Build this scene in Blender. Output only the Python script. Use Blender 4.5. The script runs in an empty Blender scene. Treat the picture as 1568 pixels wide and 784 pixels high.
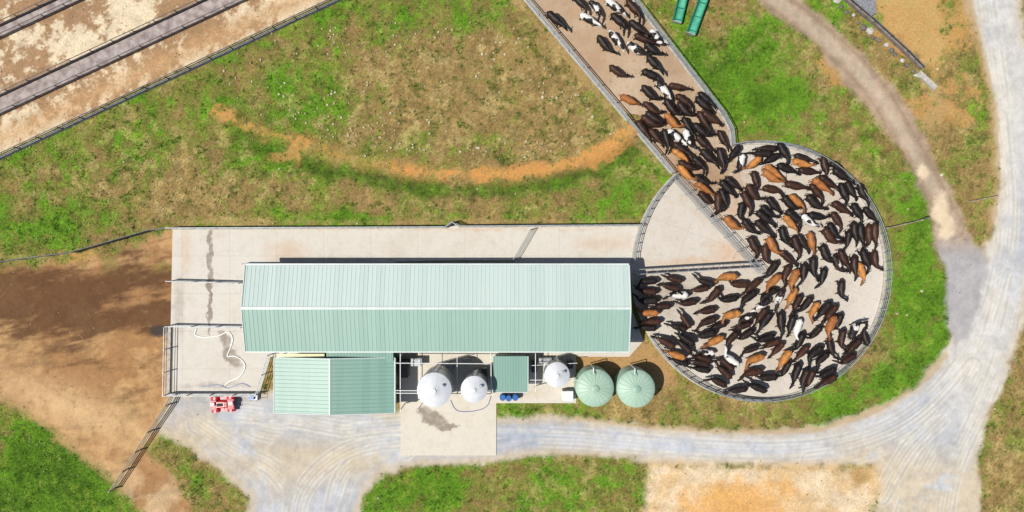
import bpy, bmesh, math, random
import numpy as np
from mathutils import Vector, Matrix
random.seed(7); rng=np.random.default_rng(7)
S=16.0; H=66.0
def W(px,py,h=0.0):
    k=(1-h/H)/S
    return ((px-784)*k,(392-py)*k)
def P(px,py,h=0.0):
    a=W(px,py,h); return Vector((a[0],a[1],h))
def G(px,py,z=0.0):
    a=W(px,py); return Vector((a[0],a[1],z))
E=1.25
def lin(c):
    c=c/255.0
    return c/12.92 if c<=.04045 else ((c+.055)/1.055)**2.4
def C(r,g,b,k=1.0):
    return tuple(min(.85,lin(v)*k/E) for v in (r,g,b))
scene=bpy.context.scene
# ------------------------------------------------------------ node helpers
def newmat(name,rough=.8,metal=0.0):
    m=bpy.data.materials.new(name); m.use_nodes=True
    nt=m.node_tree; b=nt.nodes['Principled BSDF']
    b.inputs['Roughness'].default_value=rough; b.inputs['Metallic'].default_value=metal
    return m,nt,b
def mixc(nt,f,a,b,mode='MIX'):
    n=nt.nodes.new('ShaderNodeMix'); n.data_type='RGBA'; n.blend_type=mode
    for s,v in ((n.inputs[0],f),(n.inputs[6],a),(n.inputs[7],b)):
        if hasattr(v,'is_output'): nt.links.new(v,s)
        elif isinstance(v,(int,float)): s.default_value=v
        else: s.default_value=(v[0],v[1],v[2],1)
    return n.outputs[2]
def noise(nt,vec,scale,detail=5,rough=.6):
    n=nt.nodes.new('ShaderNodeTexNoise'); n.inputs['Scale'].default_value=scale
    n.inputs['Detail'].default_value=detail; n.inputs['Roughness'].default_value=rough
    if vec is not None: nt.links.new(vec,n.inputs['Vector'])
    return n
def mr(nt,v,a,b,c=0.0,d=1.0):
    n=nt.nodes.new('ShaderNodeMapRange'); nt.links.new(v,n.inputs[0])
    for i,x in enumerate((a,b,c,d)): n.inputs[i+1].default_value=x
    return n.outputs[0]
def texco(nt): return nt.nodes.new('ShaderNodeTexCoord').outputs['Object']
def bump(nt,b,h,strength=.3,dist=.02):
    n=nt.nodes.new('ShaderNodeBump'); n.inputs['Strength'].default_value=strength; n.inputs['Distance'].default_value=dist
    nt.links.new(h,n.inputs['Height']); nt.links.new(n.outputs[0],b.inputs['Normal'])
def simple(name,c1,c2=None,rough=.7,metal=0.0,scale=2.0,lo=.35,hi=.65,bmp=0.15):
    m,nt,b=newmat(name,rough,metal); t=texco(nt)
    if c2 is None: c2=tuple(x*.75 for x in c1)
    n=noise(nt,t,scale); f=mr(nt,n.outputs[0],lo,hi)
    nt.links.new(mixc(nt,f,c1,c2),b.inputs['Base Color'])
    if bmp: bump(nt,b,noise(nt,t,scale*12).outputs[0],bmp)
    return m
def math2(nt,op,a,b):
    n=nt.nodes.new('ShaderNodeMath'); n.operation=op
    for i,v in enumerate((a,b)):
        if hasattr(v,'is_output'): nt.links.new(v,n.inputs[i])
        else: n.inputs[i].default_value=v
    return n.outputs[0]
def concrete(name,base,tint,stains=(),joint=4.5,tl=.45,th=.75,jrot=0.0,spots=0.0):
    m,nt,b=newmat(name,.85); t=texco(nt)
    n1=noise(nt,t,.22,8,.65); n2=noise(nt,t,5.0,6,.7); n3=noise(nt,t,1.3,6,.65)
    col=mixc(nt,mr(nt,n1.outputs[0],tl,th),base,tint)
    col=mixc(nt,mr(nt,n3.outputs[0],.5,.8,0,.35),col,tuple(x*.72 for x in tint))
    wn=noise(nt,t,.9,5,.65)
    vm=nt.nodes.new('ShaderNodeVectorMath'); vm.operation='MULTIPLY_ADD'
    nt.links.new(wn.outputs['Color'],vm.inputs[0]); vm.inputs[1].default_value=(1.5,1.5,0); nt.links.new(t,vm.inputs[2])
    for (px,py,rx,ry,rot,sc,st) in stains:
        g=W(px,py)
        mp=nt.nodes.new('ShaderNodeMapping'); mp.vector_type='TEXTURE'
        mp.inputs['Location'].default_value=(g[0]+.75,g[1]+.75,0); mp.inputs['Rotation'].default_value=(0,0,math.radians(-rot))
        mp.inputs['Scale'].default_value=(rx/S,ry/S,1000); nt.links.new(vm.outputs[0],mp.inputs['Vector'])
        ln=nt.nodes.new('ShaderNodeVectorMath'); ln.operation='LENGTH'; nt.links.new(mp.outputs[0],ln.inputs[0])
        soft=.35 if st>=.8 else .8
        f=mr(nt,ln.outputs['Value'],1.15,1.15-soft,0,st)
        f=math2(nt,'MULTIPLY',f,mr(nt,n3.outputs[0],.3,.55,.3 if st<.8 else .55,1))
        col=mixc(nt,f,col,sc)
    if spots:
        n4=noise(nt,t,2.6,4,.7); col=mixc(nt,mr(nt,n4.outputs[0],.60,.68,0,spots),col,C(134,108,82))
    if joint:
        br=nt.nodes.new('ShaderNodeTexBrick'); br.offset=0; br.inputs['Scale'].default_value=1.0
        br.inputs['Brick Width'].default_value=joint; br.inputs['Row Height'].default_value=joint*.8
        br.inputs['Mortar Size'].default_value=.03; br.inputs['Mortar Smooth'].default_value=.6
        mp=nt.nodes.new('ShaderNodeMapping'); mp.inputs['Rotation'].default_value=(0,0,jrot); nt.links.new(t,mp.inputs['Vector'])
        nt.links.new(mp.outputs[0],br.inputs['Vector'])
        col=mixc(nt,math2(nt,'MULTIPLY',br.outputs['Fac'],.25),col,(.12,.10,.08))
    col=mixc(nt,mr(nt,n2.outputs[0],.35,.75,0,.3),col,tuple(x*.6 for x in base))
    nt.links.new(col,b.inputs['Base Color'])
    bump(nt,b,n2.outputs[0],.25,.01)
    return m
# ------------------------------------------------------------ mesh builder
class MB:
    def __init__(s): s.v=[]; s.f=[]; s.m=[]
    def add(s,vs,fs,mi=0):
        o=len(s.v); s.v+= [tuple(v) for v in vs]
        for f in fs: s.f.append([i+o for i in f]); s.m.append(mi)
    def box(s,c,sx,sy,sz,rz=0.0,mi=0):
        cr,sr=math.cos(rz),math.sin(rz); vs=[]
        for z in (-.5,.5):
            for x,y in ((-.5,-.5),(.5,-.5),(.5,.5),(-.5,.5)):
                X,Y=x*sx,y*sy; vs.append((c[0]+X*cr-Y*sr,c[1]+X*sr+Y*cr,c[2]+z*sz))
        s.add(vs,[(3,2,1,0),(4,5,6,7),(0,1,5,4),(1,2,6,5),(2,3,7,6),(3,0,4,7)],mi)
    def tube(s,p0,p1,r0,r1=None,n=8,mi=0,cap=True):
        if r1 is None: r1=r0
        p0=Vector(p0);p1=Vector(p1);d=(p1-p0)
        if d.length<1e-6: return
        d.normalize(); a=Vector((0,0,1)) if abs(d.z)<.9 else Vector((1,0,0))
        u=d.cross(a).normalized(); w=d.cross(u); vs=[]
        for p,r in ((p0,r0),(p1,r1)):
            for i in range(n):
                t=2*math.pi*i/n; vs.append(p+u*math.cos(t)*r+w*math.sin(t)*r)
        fs=[(i,(i+1)%n,n+(i+1)%n,n+i) for i in range(n)]
        if cap: fs+=[tuple(range(n-1,-1,-1)),tuple(range(n,2*n))]
        s.add(vs,fs,mi)
    def path(s,pts,r,n=8,mi=0):
        for a,b in zip(pts[:-1],pts[1:]): s.tube(a,b,r,r,n,mi)
    def prism(s,pts,z0,z1,mi=0):
        n=len(pts); vs=[(p[0],p[1],z0) for p in pts]+[(p[0],p[1],z1) for p in pts]
        s.add(vs,[tuple(range(n-1,-1,-1)),tuple(range(n,2*n))]+[(i,(i+1)%n,n+(i+1)%n,n+i) for i in range(n)],mi)
    def revolve(s,c,prof,n=40,mi=0):
        vs=[];fs=[]
        for r,z in prof:
            for i in range(n):
                t=2*math.pi*i/n; vs.append((c[0]+r*math.cos(t),c[1]+r*math.sin(t),c[2]+z))
        for k in range(len(prof)-1):
            for i in range(n):
                fs.append((k*n+i,k*n+(i+1)%n,(k+1)*n+(i+1)%n,(k+1)*n+i))
        s.add(vs,fs,mi)
    def obj(s,name,mats,parent=None,smooth=False):
        me=bpy.data.meshes.new(name); me.from_pydata(s.v,[],s.f)
        for m in mats: me.materials.append(m)
        me.polygons.foreach_set('material_index',s.m)
        me.update()
        bm=bmesh.new(); bm.from_mesh(me); bmesh.ops.recalc_face_normals(bm,faces=bm.faces); bm.to_mesh(me); bm.free()
        if smooth:
            me.polygons.foreach_set('use_smooth',[True]*len(me.polygons))
            try: me.set_sharp_from_angle(angle=math.radians(35))
            except Exception: pass
        o=bpy.data.objects.new(name,me); scene.collection.objects.link(o)
        if parent: o.parent=parent
        return o
def empty(name):
    o=bpy.data.objects.new(name,None); scene.collection.objects.link(o); return o
# ------------------------------------------------------------ numpy noise
_tab=rng.random((256,256))
def vn(x,y,seed=0):
    x=x+seed*17.31; y=y+seed*9.77
    xi=np.floor(x).astype(int); yi=np.floor(y).astype(int); fx=x-xi; fy=y-yi
    fx=fx*fx*(3-2*fx); fy=fy*fy*(3-2*fy)
    a=_tab[xi&255,yi&255];b=_tab[(xi+1)&255,yi&255];c=_tab[xi&255,(yi+1)&255];d=_tab[(xi+1)&255,(yi+1)&255]
    return (a*(1-fx)+b*fx)*(1-fy)+(c*(1-fx)+d*fx)*fy
def fbm(x,y,scale,octv=5,seed=0,gain=.55):
    t=0;a=1;s=0;f=1/scale
    for o in range(octv):
        cr,sr=math.cos(.6*o+seed),math.sin(.6*o+seed)
        t=t+a*vn((x*cr-y*sr)*f,(x*sr+y*cr)*f,seed+o*3); s+=a; a*=gain; f*=2.03
    return np.clip((t/s-.5)*1.7+.5,0,1)
def ss(a,b,x):
    t=np.clip((x-a)/(b-a),0,1); return t*t*(3-2*t)
def sdf(px,py,poly):
    d2=np.full(px.shape,1e12); ins=np.zeros(px.shape,bool); n=len(poly)
    for i in range(n):
        ax,ay=poly[i]; bx,by=poly[(i+1)%n]; ex,ey=bx-ax,by-ay
        wx=px-ax; wy=py-ay; t=np.clip((wx*ex+wy*ey)/(ex*ex+ey*ey+1e-9),0,1)
        dx=wx-ex*t; dy=wy-ey*t; d2=np.minimum(d2,dx*dx+dy*dy)
        if ay!=by:
            c=((ay>py)!=(by>py)); xx=ax+(py-ay)*ex/ey; ins^=(c&(px<xx))
    d=np.sqrt(d2); return np.where(ins,-d,d)
def smoothline(pts,k=8):
    out=[]
    for i in range(len(pts)-1):
        p0=pts[max(i-1,0)];p1=pts[i];p2=pts[i+1];p3=pts[min(i+2,len(pts)-1)]
        for j in range(k):
            t=j/k; out.append(tuple(.5*((2*p1[a])+(p2[a]-p0[a])*t+(2*p0[a]-5*p1[a]+4*p2[a]-p3[a])*t*t+(3*p1[a]-p0[a]-3*p2[a]+p3[a])*t**3) for a in (0,1)))
    out.append(tuple(pts[-1])); return out
def pdist(px,py,pts):
    d2=np.full(px.shape,1e12)
    for (ax,ay),(bx,by) in zip(pts[:-1],pts[1:]):
        ex,ey=bx-ax,by-ay; wx=px-ax; wy=py-ay; t=np.clip((wx*ex+wy*ey)/(ex*ex+ey*ey),0,1)
        d2=np.minimum(d2,(wx-ex*t)**2+(wy-ey*t)**2)
    return np.sqrt(d2)
# ------------------------------------------------------------ ground
def axis(lo,hi,st):
    a=list(np.arange(lo,hi,st)); g=st; p=a[-1]; up=[]
    while p<2500: g*=1.5; p+=g; up.append(p)
    g=st;p=a[0];dn=[]
    while p>-2500: g*=1.5; p-=g; dn.append(p)
    return np.array(dn[::-1]+a+up)
xs=axis(-58,58,.11); ys=axis(-33,33,.11)
XX,YY=np.meshgrid(xs,ys); nx,ny=len(xs),len(ys)
x=XX.ravel(); y=YY.ravel(); px=x*S+784; py=392-y*S
n_big=fbm(x,y,9,5,1); n_mid=fbm(x,y,2.4,6,2,.62); n_sm=fbm(x,y,.7,4,3,.75); n_ed=fbm(x,y,1.6,5,5,.65)
wob=(n_ed-.5)*16
def c3(*a): return np.array(C(*a))
brown=c3(152,128,80); olive=c3(126,128,60); green=c3(98,138,36); dark=c3(60,88,26); dry=c3(190,168,112)
gr=np.full(x.shape,.36)
for (bx,by,rx,ry,v) in [(620,10,140,45,.35),(480,40,60,40,.2),(60,235,110,40,.25),(330,160,140,45,.2),(170,290,90,40,-.1),(60,350,120,45,.4),(160,345,70,30,.2),(240,310,60,30,-.35),(330,300,60,40,-.3),(450,300,60,30,-.15),(700,130,190,70,-.22),(560,120,110,60,-.08),(450,230,80,30,.15),(440,110,50,50,.2),(780,200,50,30,.25),(690,40,80,30,.25),(600,190,60,20,-.2),
    (850,90,60,50,-.3),(780,70,50,40,-.15),(840,200,90,40,0),(940,300,80,35,.4),(560,310,180,25,.1),(760,310,120,20,-.1),(540,335,120,10,.3),(1130,120,90,110,.35),(1230,190,60,60,.15),(1190,150,40,30,.3),(1120,60,50,40,-.15),(1400,330,70,80,.35),(1420,480,50,110,.6),(1320,610,120,50,.5),(1110,640,120,30,.05),(1000,640,80,20,-.15),
    (60,720,120,100,.85),(680,750,130,40,.5),(620,750,60,50,.1),(820,730,70,30,-.15),(900,745,80,35,.05),(300,720,70,50,-.05),(1545,700,60,90,.0),(1280,30,60,40,.1),(1440,190,60,80,-.15),(1470,60,60,60,-.35),(1500,300,25,50,.15),(1320,180,40,40,.15)]:
    gr+=v*np.exp(-(((px-bx)/rx)**2+((py-by)/ry)**2))
g=gr+(n_big-.5)*.6+(n_mid-.5)*.75+(n_sm-.5)*.5
m1=ss(.10,.4,g)[:,None]; m2=ss(.42,.74,g)[:,None]; m3=ss(.8,1.25,g)[:,None]
col=brown*(1-m1)+olive*m1; col=col*(1-m2)+green*m2; col=col*(1-m3*.6)+dark*m3*.6
dm=(ss(.54,.8,fbm(x,y,1.1,6,21,.72))*ss(.75,.35,gr))[:,None]; col=col*(1-dm*.55)+dry*dm*.55
clump=fbm(x,y,.8,5,31,.8)
wd=ss(.58,.82,clump)[:,None]; col=col*(1-wd*.5)+dark*wd*.5
lg=(ss(.6,.85,fbm(x,y,1.3,5,37,.75))*ss(.3,.6,g))[:,None]; col=col*(1-lg*.5)+c3(136,160,56)*lg*.5
grass=np.ones_like(x)
def paint(mask,c,gk=1.0):
    global col,grass
    mk=mask[:,None]; col=col*(1-mk)+np.asarray(c)*mk; grass=grass*(1-mask*gk)
def var(a,b,t): t=t[:,None]; return a*(1-t)+b*t
arc=smoothline([(330,170),(400,200),(450,214),(530,241),(620,258),(690,266),(760,267),(830,260),(900,243),(940,226),(966,200)],4)
arcd=smoothline([(370,205),(440,240),(530,266),(620,284),(700,292),(800,288),(880,272),(950,242),(985,218)],4)
wide=fbm(x,y,3,3,71)
dd_=pdist(px,py,arcd); da=pdist(px,py,arc)
paint(ss(19,5,dd_+wob*1.1)*.8,var(dark,green*.75,n_sm),0)
paint(ss(24,5,da+wob*1.3)*.5*ss(300,480,px),var(c3(190,150,90),c3(160,130,78),n_sm),.5)
mA=ss(11,2,da+wob*1.5+(n_sm-.5)*14-(wide-.4)*12)*ss(.34,.6,n_sm*.6+n_ed*.3+.22*ss(580,680,px))
paint(mA*.92,var(c3(226,168,96),c3(192,136,76),n_sm),1)
for (bx,by,r) in [(345,180,10),(440,238,15),(130,395,16),(95,400,18),(1275,105,18),(890,205,10),(1440,150,30),(1430,20,40),(1400,60,34)]:
    paint(ss(1.2,.4,np.hypot((px-bx)*.7,py-by)/r+(n_ed-.5)*2.8+(n_sm-.5))*.7,var(c3(210,160,96),c3(180,140,86),n_sm),1)
# left dirt yard
dy=[(-900,560),(-300,478),(0,408),(130,402),(262,352),(300,349),(300,640),(268,610),(240,665),(225,680),(305,790),(480,1100),(330,1100),(222,784),(185,745),(60,648),(0,612),(-300,560)]
d=sdf(px,py,dy)
st=fbm(x*.30+y*.12,y*1.2-x*.25,1.2,6,41,.68)
base=var(c3(170,128,86),c3(196,156,108),ss(.35,.7,n_mid)); 
dkm=ss(.28,.75,st*.6+n_mid*.3+.5*np.exp(-(((px-110)/150)**2+((py-(470+18*np.sin(px/50)))/55)**2))-.15+.25*np.exp(-(((px-90)/110)**2+((py-425)/40)**2))+.2*np.exp(-(((px-250)/25)**2+((py-470)/90)**2)))
lt=np.exp(-(((px-110)/150)**2+((py-(605+.38*(px-60)))/34)**2))
base=var(base,c3(100,70,48),np.clip(dkm*(1-lt*.8),0,.9)); base=var(base,c3(212,178,132),np.clip(lt*.8,0,1)*ss(.15,.55,n_sm+.25))
base=var(base,c3(212,186,148),.6*ss(690,770,py)*ss(.2,.6,n_mid))
base=var(base,c3(128,128,62),.5*ss(.6,.75,n_ed)*ss(430,395,py))
mD=ss(8,-8,d+wob); paint(mD,base); mask_dirt=mD.copy()
paint(ss(1.15,.75,np.hypot((px-243)/13,(py-506)/9)+(n_ed-.5)*.8)*.8,c3(70,66,66))
# feed pad, top left
fp=[(-900,650),(0,236),(512,-4),(1100,-280),(1100,-900),(-900,-900)]
d=sdf(px,py,fp); vv=(py+px*.47)
b=var(c3(228,210,178),c3(168,134,100),ss(.46,.64,fbm(x,y,.8,6,51,.75)*.6+.5*fbm(x,y,4,3,52)))
b=var(b,c3(200,160,114),.7*np.exp(-((vv-214)/18)**2))
paint(ss(4,-2,d),b); mask_pad=ss(4,-2,d)
# gravel area + road
road=[(262,603),(300,596),(420,600),(620,634),(700,636),(880,638),(1000,652),(1100,659),(1180,659),(1250,655),(1340,628),(1400,592),(1440,552),(1456,510),(1462,440),(1480,405),(1502,398),(1520,352),(1531,280),(1524,170),(1500,60),(1478,-10),(1440,-150),(1400,-400),(1500,-400),(1545,-150),(1562,0),(1580,120),(1590,250),(1592,400),(1566,500),(1534,590),(1510,650),(1500,700),(1497,800),(1497,1100),(1250,1100),(1338,800),(1345,745),(1340,712),(1230,712),(1100,712),(1010,706),(900,697),(820,697),(760,706),(640,712),(590,724),(562,750),(545,800),(520,1100),(400,1100),(378,800),(384,764),(330,715),(262,672),(240,655)]
d=sdf(px,py,road)
stx=vn(d/5.0,px/160+py/120,61)*.5+vn(d/2.2,px/260+py/190,62)*.5
rb=var(c3(192,196,204),c3(176,182,192),ss(.3,.7,n_mid*.4+n_big*.6)); rb=var(rb,c3(214,210,202),ss(.5,.8,stx)*.5)
edge=ss(-20,-2,d+wob*.7); rb=var(rb,c3(206,186,152),edge*.7)
rb=var(rb,c3(216,209,196),.7*np.clip(np.exp(-(((px-1500)/70)**2+((py-560)/170)**2))+np.exp(-(((px-1540)/50)**2+((py-150)/200)**2)),0,1))
rb=var(rb,c3(206,188,156),.75*ss(.25,.6,n_big*.5+n_mid*.5)*np.clip(np.exp(-(((px-420)/120)**2+((py-710)/60)**2))+np.exp(-(((px-300)/50)**2+((py-660)/40)**2))+np.exp(-(((px-560)/90)**2+((py-705)/22)**2)),0,1))
rb=var(rb,c3(208,192,164),.85*ss(660,740,py+.25*(1450-px))*ss(1230,1330,px)*ss(.1,.5,n_mid))
trs=[[(1370,830),(1400,740),(1450,650),(1500,560),(1530,460),(1545,330),(1535,180),(1515,40),(1500,-60)],[(1440,830),(1460,720),(1500,630),(1535,540),(1560,430)],[(800,668),(900,672),(1050,685),(1180,690),(1290,680),(1390,640),(1470,560),(1520,460),(1540,330),(1530,180)],[(1240,705),(1330,690),(1420,640),(1490,560)],
 [(1350,760),(1390,690),(1440,640)],[(640,672),(560,680),(500,710),(460,760),(450,830)],[(620,650),(540,655),(450,640),(360,630),(290,625)],[(620,690),(560,700),(520,740),(505,830)],[(300,650),(360,690),(420,720),(470,790)],[(330,620),(400,660),(480,665),(560,655)]]
for k,tl in enumerate(trs):
    dd=pdist(px,py,smoothline(tl,5)); br=ss(.3,.6,fbm(x,y,2.0,3,80+k))
    for off,wv in ((9,2.6),(15,1.6),(3,1.4)): rb=var(rb,c3(226,218,202),.5*br*ss(wv*1.6,wv*.4,np.abs(dd-off)+(n_sm-.5)*1.5))
    rb=var(rb,c3(160,164,170),.25*br*ss(3,1,np.abs(dd-12)))
mR=ss(7,-5,d+wob*.8); paint(mR,rb); mask_road=mR.copy()
trk=[(1010,-150),(1156,-2),(1250,68),(1300,132),(1350,192),(1398,262),(1426,340),(1436,380),(1448,430),(1456,520),(1462,545),(1500,470),(1516,395),(1490,372),(1468,318),(1440,262),(1412,205),(1368,135),(1320,82),(1282,48),(1226,-4),(1090,-150)]
d=sdf(px,py,trk)
tb=var(c3(182,158,134),c3(162,140,118),ss(.35,.7,n_mid)); cl=smoothline([(1150,-30),(1190,0),(1275,70),(1335,130),(1385,210),(1430,290),(1460,350)],4)
tb=var(tb,c3(198,182,160),ss(14,3,pdist(px,py,cl)+wob*.5)*.6); tb=var(tb,c3(146,126,108),ss(3,1,np.abs(pdist(px,py,cl)-15)+wob*.2)*.4)
for (bx,by,r) in [(1440,320,16),(1412,262,10),(1450,350,12)]: tb=var(tb,c3(226,206,174),ss(1.2,.5,np.hypot(px-bx,(py-by)*.6)/r+(n_ed-.5)))
tb=var(tb,c3(176,174,176),ss(350,400,py)*.9)
mT=ss(6,-6,d+wob*.8); paint(mT,tb); mask_trk=mT.copy()
od=[(1000,716),(1060,712),(1340,716),(1352,745),(1330,800),(1230,1100),(960,1100),(992,784)]
ob=var(c3(218,186,140),c3(228,206,172),ss(.3,.7,n_mid)); ob=var(ob,c3(222,168,98),ss(1.3,.5,np.hypot((px-1130)/80,(py-775)/46)+(n_ed-.5)*.9)*.85)
ob=var(ob,c3(178,142,86),ss(1.2,.5,np.hypot(px-1315,py-728)/20+(n_ed-.5)*.8)*.8)
mO=ss(12,-10,sdf(px,py,od)+wob*1.3); paint(mO,ob)
ot=[(1340,-150),(1338,0),(1362,28),(1400,80),(1432,130),(1445,60),(1440,0),(1420,-150)]
mP=ss(12,-12,sdf(px,py,ot)+wob*1.6); paint(mP*.85,var(c3(212,168,104),c3(186,156,102),n_sm))
mQ=ss(12,-12,sdf(px,py,[(882,540),(1000,520),(1020,560),(1040,590),(990,600),(884,600)])+wob); paint(mQ*.9,var(c3(194,156,106),c3(172,134,88),n_sm))
for ln,wd_,a in [([(1432,135),(1440,165),(1420,190)],16,.6),([(1478,-20),(1496,60),(1520,160),(1526,280),(1514,350)],9,.6),([(880,640),(1000,655),(1180,662),(1260,657),(1345,628),(1410,588),(1447,545)],5,.5),([(0,610),(60,640),(185,748)],10,.5),([(790,0),(1015,262)],7,.45),([(262,340),(600,340),(968,338)],5,.35)]:
    paint(ss(wd_,wd_*.3,pdist(px,py,ln)+wob*.7)*a,var(c3(202,170,118),c3(168,140,92),n_sm))
col*= ((0.84+.32*n_sm)*(1-grass)+(.72+.56*n_sm)*grass)[:,None]
fine=rng.random(len(x)); col*=(1+(fine-.5)*(.08+.42*grass))[:,None]
col=np.clip(col,.004,.8)
z=.06*(n_sm*.6+n_mid*.4)*grass-.012*(1-grass)*n_sm
berm=.45*np.exp(-(da/20)**2)-.35*np.exp(-(dd_/13)**2)
z=z+berm*ss(340,330,py)
far=np.clip((np.hypot(x,y)-90)/900,0,1); z=z+far*fbm(x,y,400,3,77)*25
def gridmesh(name,mask,dz,mat):
    idx=np.arange(nx*ny).reshape(ny,nx)
    q=np.stack([idx[:-1,:-1],idx[:-1,1:],idx[1:,1:],idx[1:,:-1]],-1).reshape(-1,4)
    if mask is not None:
        cx=np.abs(x[q[:,0]])<57.5; cy=np.abs(y[q[:,0]])<32.5
        q=q[(mask[q].max(1)>.5)&cx&cy]
    used=np.unique(q); rem=np.full(nx*ny,-1); rem[used]=np.arange(len(used)); q=rem[q]
    me=bpy.data.meshes.new(name); me.vertices.add(len(used))
    co=np.stack([x[used],y[used],z[used]+dz],1); me.vertices.foreach_set('co',co.ravel().astype(np.float32))
    nq=len(q); me.loops.add(nq*4); me.loops.foreach_set('vertex_index',q.ravel().astype(np.int32))
    me.polygons.add(nq); me.polygons.foreach_set('loop_start',np.arange(0,nq*4,4,dtype=np.int32))
    me.update(calc_edges=True); me.validate()
    at=me.color_attributes.new('Col','FLOAT_COLOR','POINT')
    cc=np.ones((len(used),4),np.float32); cc[:,:3]=col[used]; at.data.foreach_set('color',cc.ravel())
    me.polygons.foreach_set('use_smooth',np.ones(nq,bool))
    me.materials.append(mat); o=bpy.data.objects.new(name,me); scene.collection.objects.link(o); return o
def colmat(name,amp,sc,bs):
    m,nt,b=newmat(name,.95); t=texco(nt)
    at=nt.nodes.new('ShaderNodeAttribute'); at.attribute_name='Col'
    n=noise(nt,t,sc,6,.75); f=mr(nt,n.outputs[0],.25,.75,1-amp,1+amp)
    vm=nt.nodes.new('ShaderNodeVectorMath'); vm.operation='SCALE'; nt.links.new(at.outputs['Color'],vm.inputs[0]); nt.links.new(f,vm.inputs['Scale'])
    nt.links.new(vm.outputs[0],b.inputs['Base Color']); b.inputs['Specular IOR Level'].default_value=.15
    if bs: bump(nt,b,n.outputs[0],bs,.04)
    return m
mg=colmat('ground_soil_and_turf',.32,4.5,.8); mroad=colmat('gravel',.07,8.0,.25); mdirt=colmat('bare_dirt',.15,4.0,.5)
gridmesh('ground',None,0,mg)
gridmesh('gravel_road',np.where(mask_trk>.5,0,mask_road),.012,mroad)
gridmesh('dirt_track',mask_trk,.016,mroad)
gridmesh('dirt_yard',np.where(mask_road>.5,0,mask_dirt),.008,mdirt)
# ------------------------------------------------------------ slabs
CX,CY,RAD=1161,415,195
lanep=[(674,-150),(850,-150),(1105,177),(1117,200),(1120,224),(1140,290),(1075,318),(1028,266)]
yardp=[(265,349),(978,344),(966,400),(966,470),(985,522),(963,546),(415,546),(398,602),(260,602)]
padp=[(614,540),(882,540),(882,617),(760,617),(760,697),(614,697)]
brn=C(160,126,94); org=C(214,166,120); wet=C(140,126,110); manure=C(134,110,86)
m_lane=concrete('lane_concrete',C(206,184,158),C(178,148,118),[(1060,260,70,50,40,brn,.5),(900,60,60,120,-40,C(188,152,116),.4)],0,.35,.6,0,.45)
m_yard=concrete('yard_concrete',C(222,216,204),C(208,194,176),[(322,400,4,75,0,C(132,118,104),.85),(322,465,3,50,0,C(140,124,110),.85),(440,385,40,20,0,org,.4),(930,372,60,18,0,org,.35),(285,385,14,40,0,org,.4),(345,522,16,7,70,wet,.85),(356,548,20,9,50,wet,.85),(330,590,70,5,0,wet,.45),(700,350,300,3,0,org,.4),(500,400,110,8,0,manure,.3),(275,470,10,60,0,manure,.35)],4.5,.5,.85)
m_round=concrete('round_yard_concrete',C(218,210,198),C(202,188,170),[(1110,290,75,60,40,brn,.5),(1100,300,70,25,47,org,.5),(1020,450,60,40,0,manure,.5),(1150,480,150,90,0,C(172,150,124),.4),(1240,330,90,80,0,C(182,158,132),.35),(1120,385,45,20,15,org,.5),(1060,400,80,10,-3,org,.4),(990,310,14,50,25,org,.25),(1330,480,25,70,20,C(228,218,206),.5)],5.0,.45,.8,.35,.2)
m_pad=concrete('pad_concrete',C(226,218,202),C(212,200,178),[(664,640,28,11,30,wet,.92),(688,655,16,4,0,wet,.9),(800,600,50,12,0,C(200,184,160),.5)],0,.5,.85)
m_kerb=simple('kerb_concrete',C(206,203,194),C(172,164,152),.85,scale=3)
def slab(name,poly,z,mat):
    b=MB(); b.prism([W(*p) for p in poly],-.3,z); return b.obj(name,[mat])
slab('concrete_yard',yardp,.092,m_yard); slab('concrete_pad',padp,.096,m_pad); slab('concrete_lane',lanep,.104,m_lane)
slab('round_concrete_yard',[(lambda p:p)((CX+RAD*math.cos(t),CY+RAD*1.015*math.sin(t))) for t in np.linspace(0,2*math.pi,97)[:-1]],.100,m_round)
# ------------------------------------------------------------ fences
m_galv=simple('galvanised_steel',(.40,.42,.43),(.25,.27,.28),.5,.3,scale=3,bmp=0)
m_dkst=simple('weathered_steel',(.16,.16,.17),(.09,.085,.08),.6,.4,scale=3,bmp=0)
m_rust=simple('fence_wood_grey',C(190,180,160),C(150,138,118),.85,scale=4)
m_white=simple('white_paint',(.78,.78,.76),(.66,.66,.63),.45,scale=3,bmp=0)
def resample(pts,step):
    out=[pts[0]]
    for a,b in zip(pts[:-1],pts[1:]):
        n=max(1,round((b-a).length/step))
        for i in range(1,n+1): out.append(a.lerp(b,i/n))
    return out
def fence(name,pix,h=1.25,rails=4,step=2.2,r=.03,mats=None,kerb=0.0,z0=.1,postr=.05,kh=.16,flat=False):
    mats=mats or [m_galv,m_kerb]; b=MB(); pts=[G(p[0],p[1],z0) for p in pix]
    if kerb:
        for a,c in zip(pts[:-1],pts[1:]):
            d=c-a; L=d.length; m=(a+c)/2
            b.box((m.x,m.y,(z0+kh)/2),L+.01,kerb,z0+kh,math.atan2(d.y,d.x),1)
    for p in resample(pts,step):
        if flat: b.box((p.x,p.y,z0+h/2),.12,.12,h+.04,0,0)
        else: b.tube((p.x,p.y,0),(p.x,p.y,z0+h+.04),postr,postr,8)
    for k in range(rails):
        zz=h*(k+1)/rails
        for a,c in zip(pts[:-1],pts[1:]):
            rr=r*1.35 if k==rails-1 else r
            if flat:
                d=c-a; m=(a+c)/2; b.box((m.x,m.y,z0+zz-.05),d.length,.05,.13,math.atan2(d.y,d.x),0)
            else: b.tube(a+Vector((0,0,zz)),c+Vector((0,0,zz)),rr,rr,6)
    return b.obj(name,mats)
def arcpts(a0,a1,n,R=RAD-2):
    return [(CX+R*math.cos(math.radians(t)),CY+R*1.015*math.sin(math.radians(t))) for t in np.linspace(a0,a1,n)]
fence('yard_railing',arcpts(-102,149,60),kerb=.3)
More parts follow.
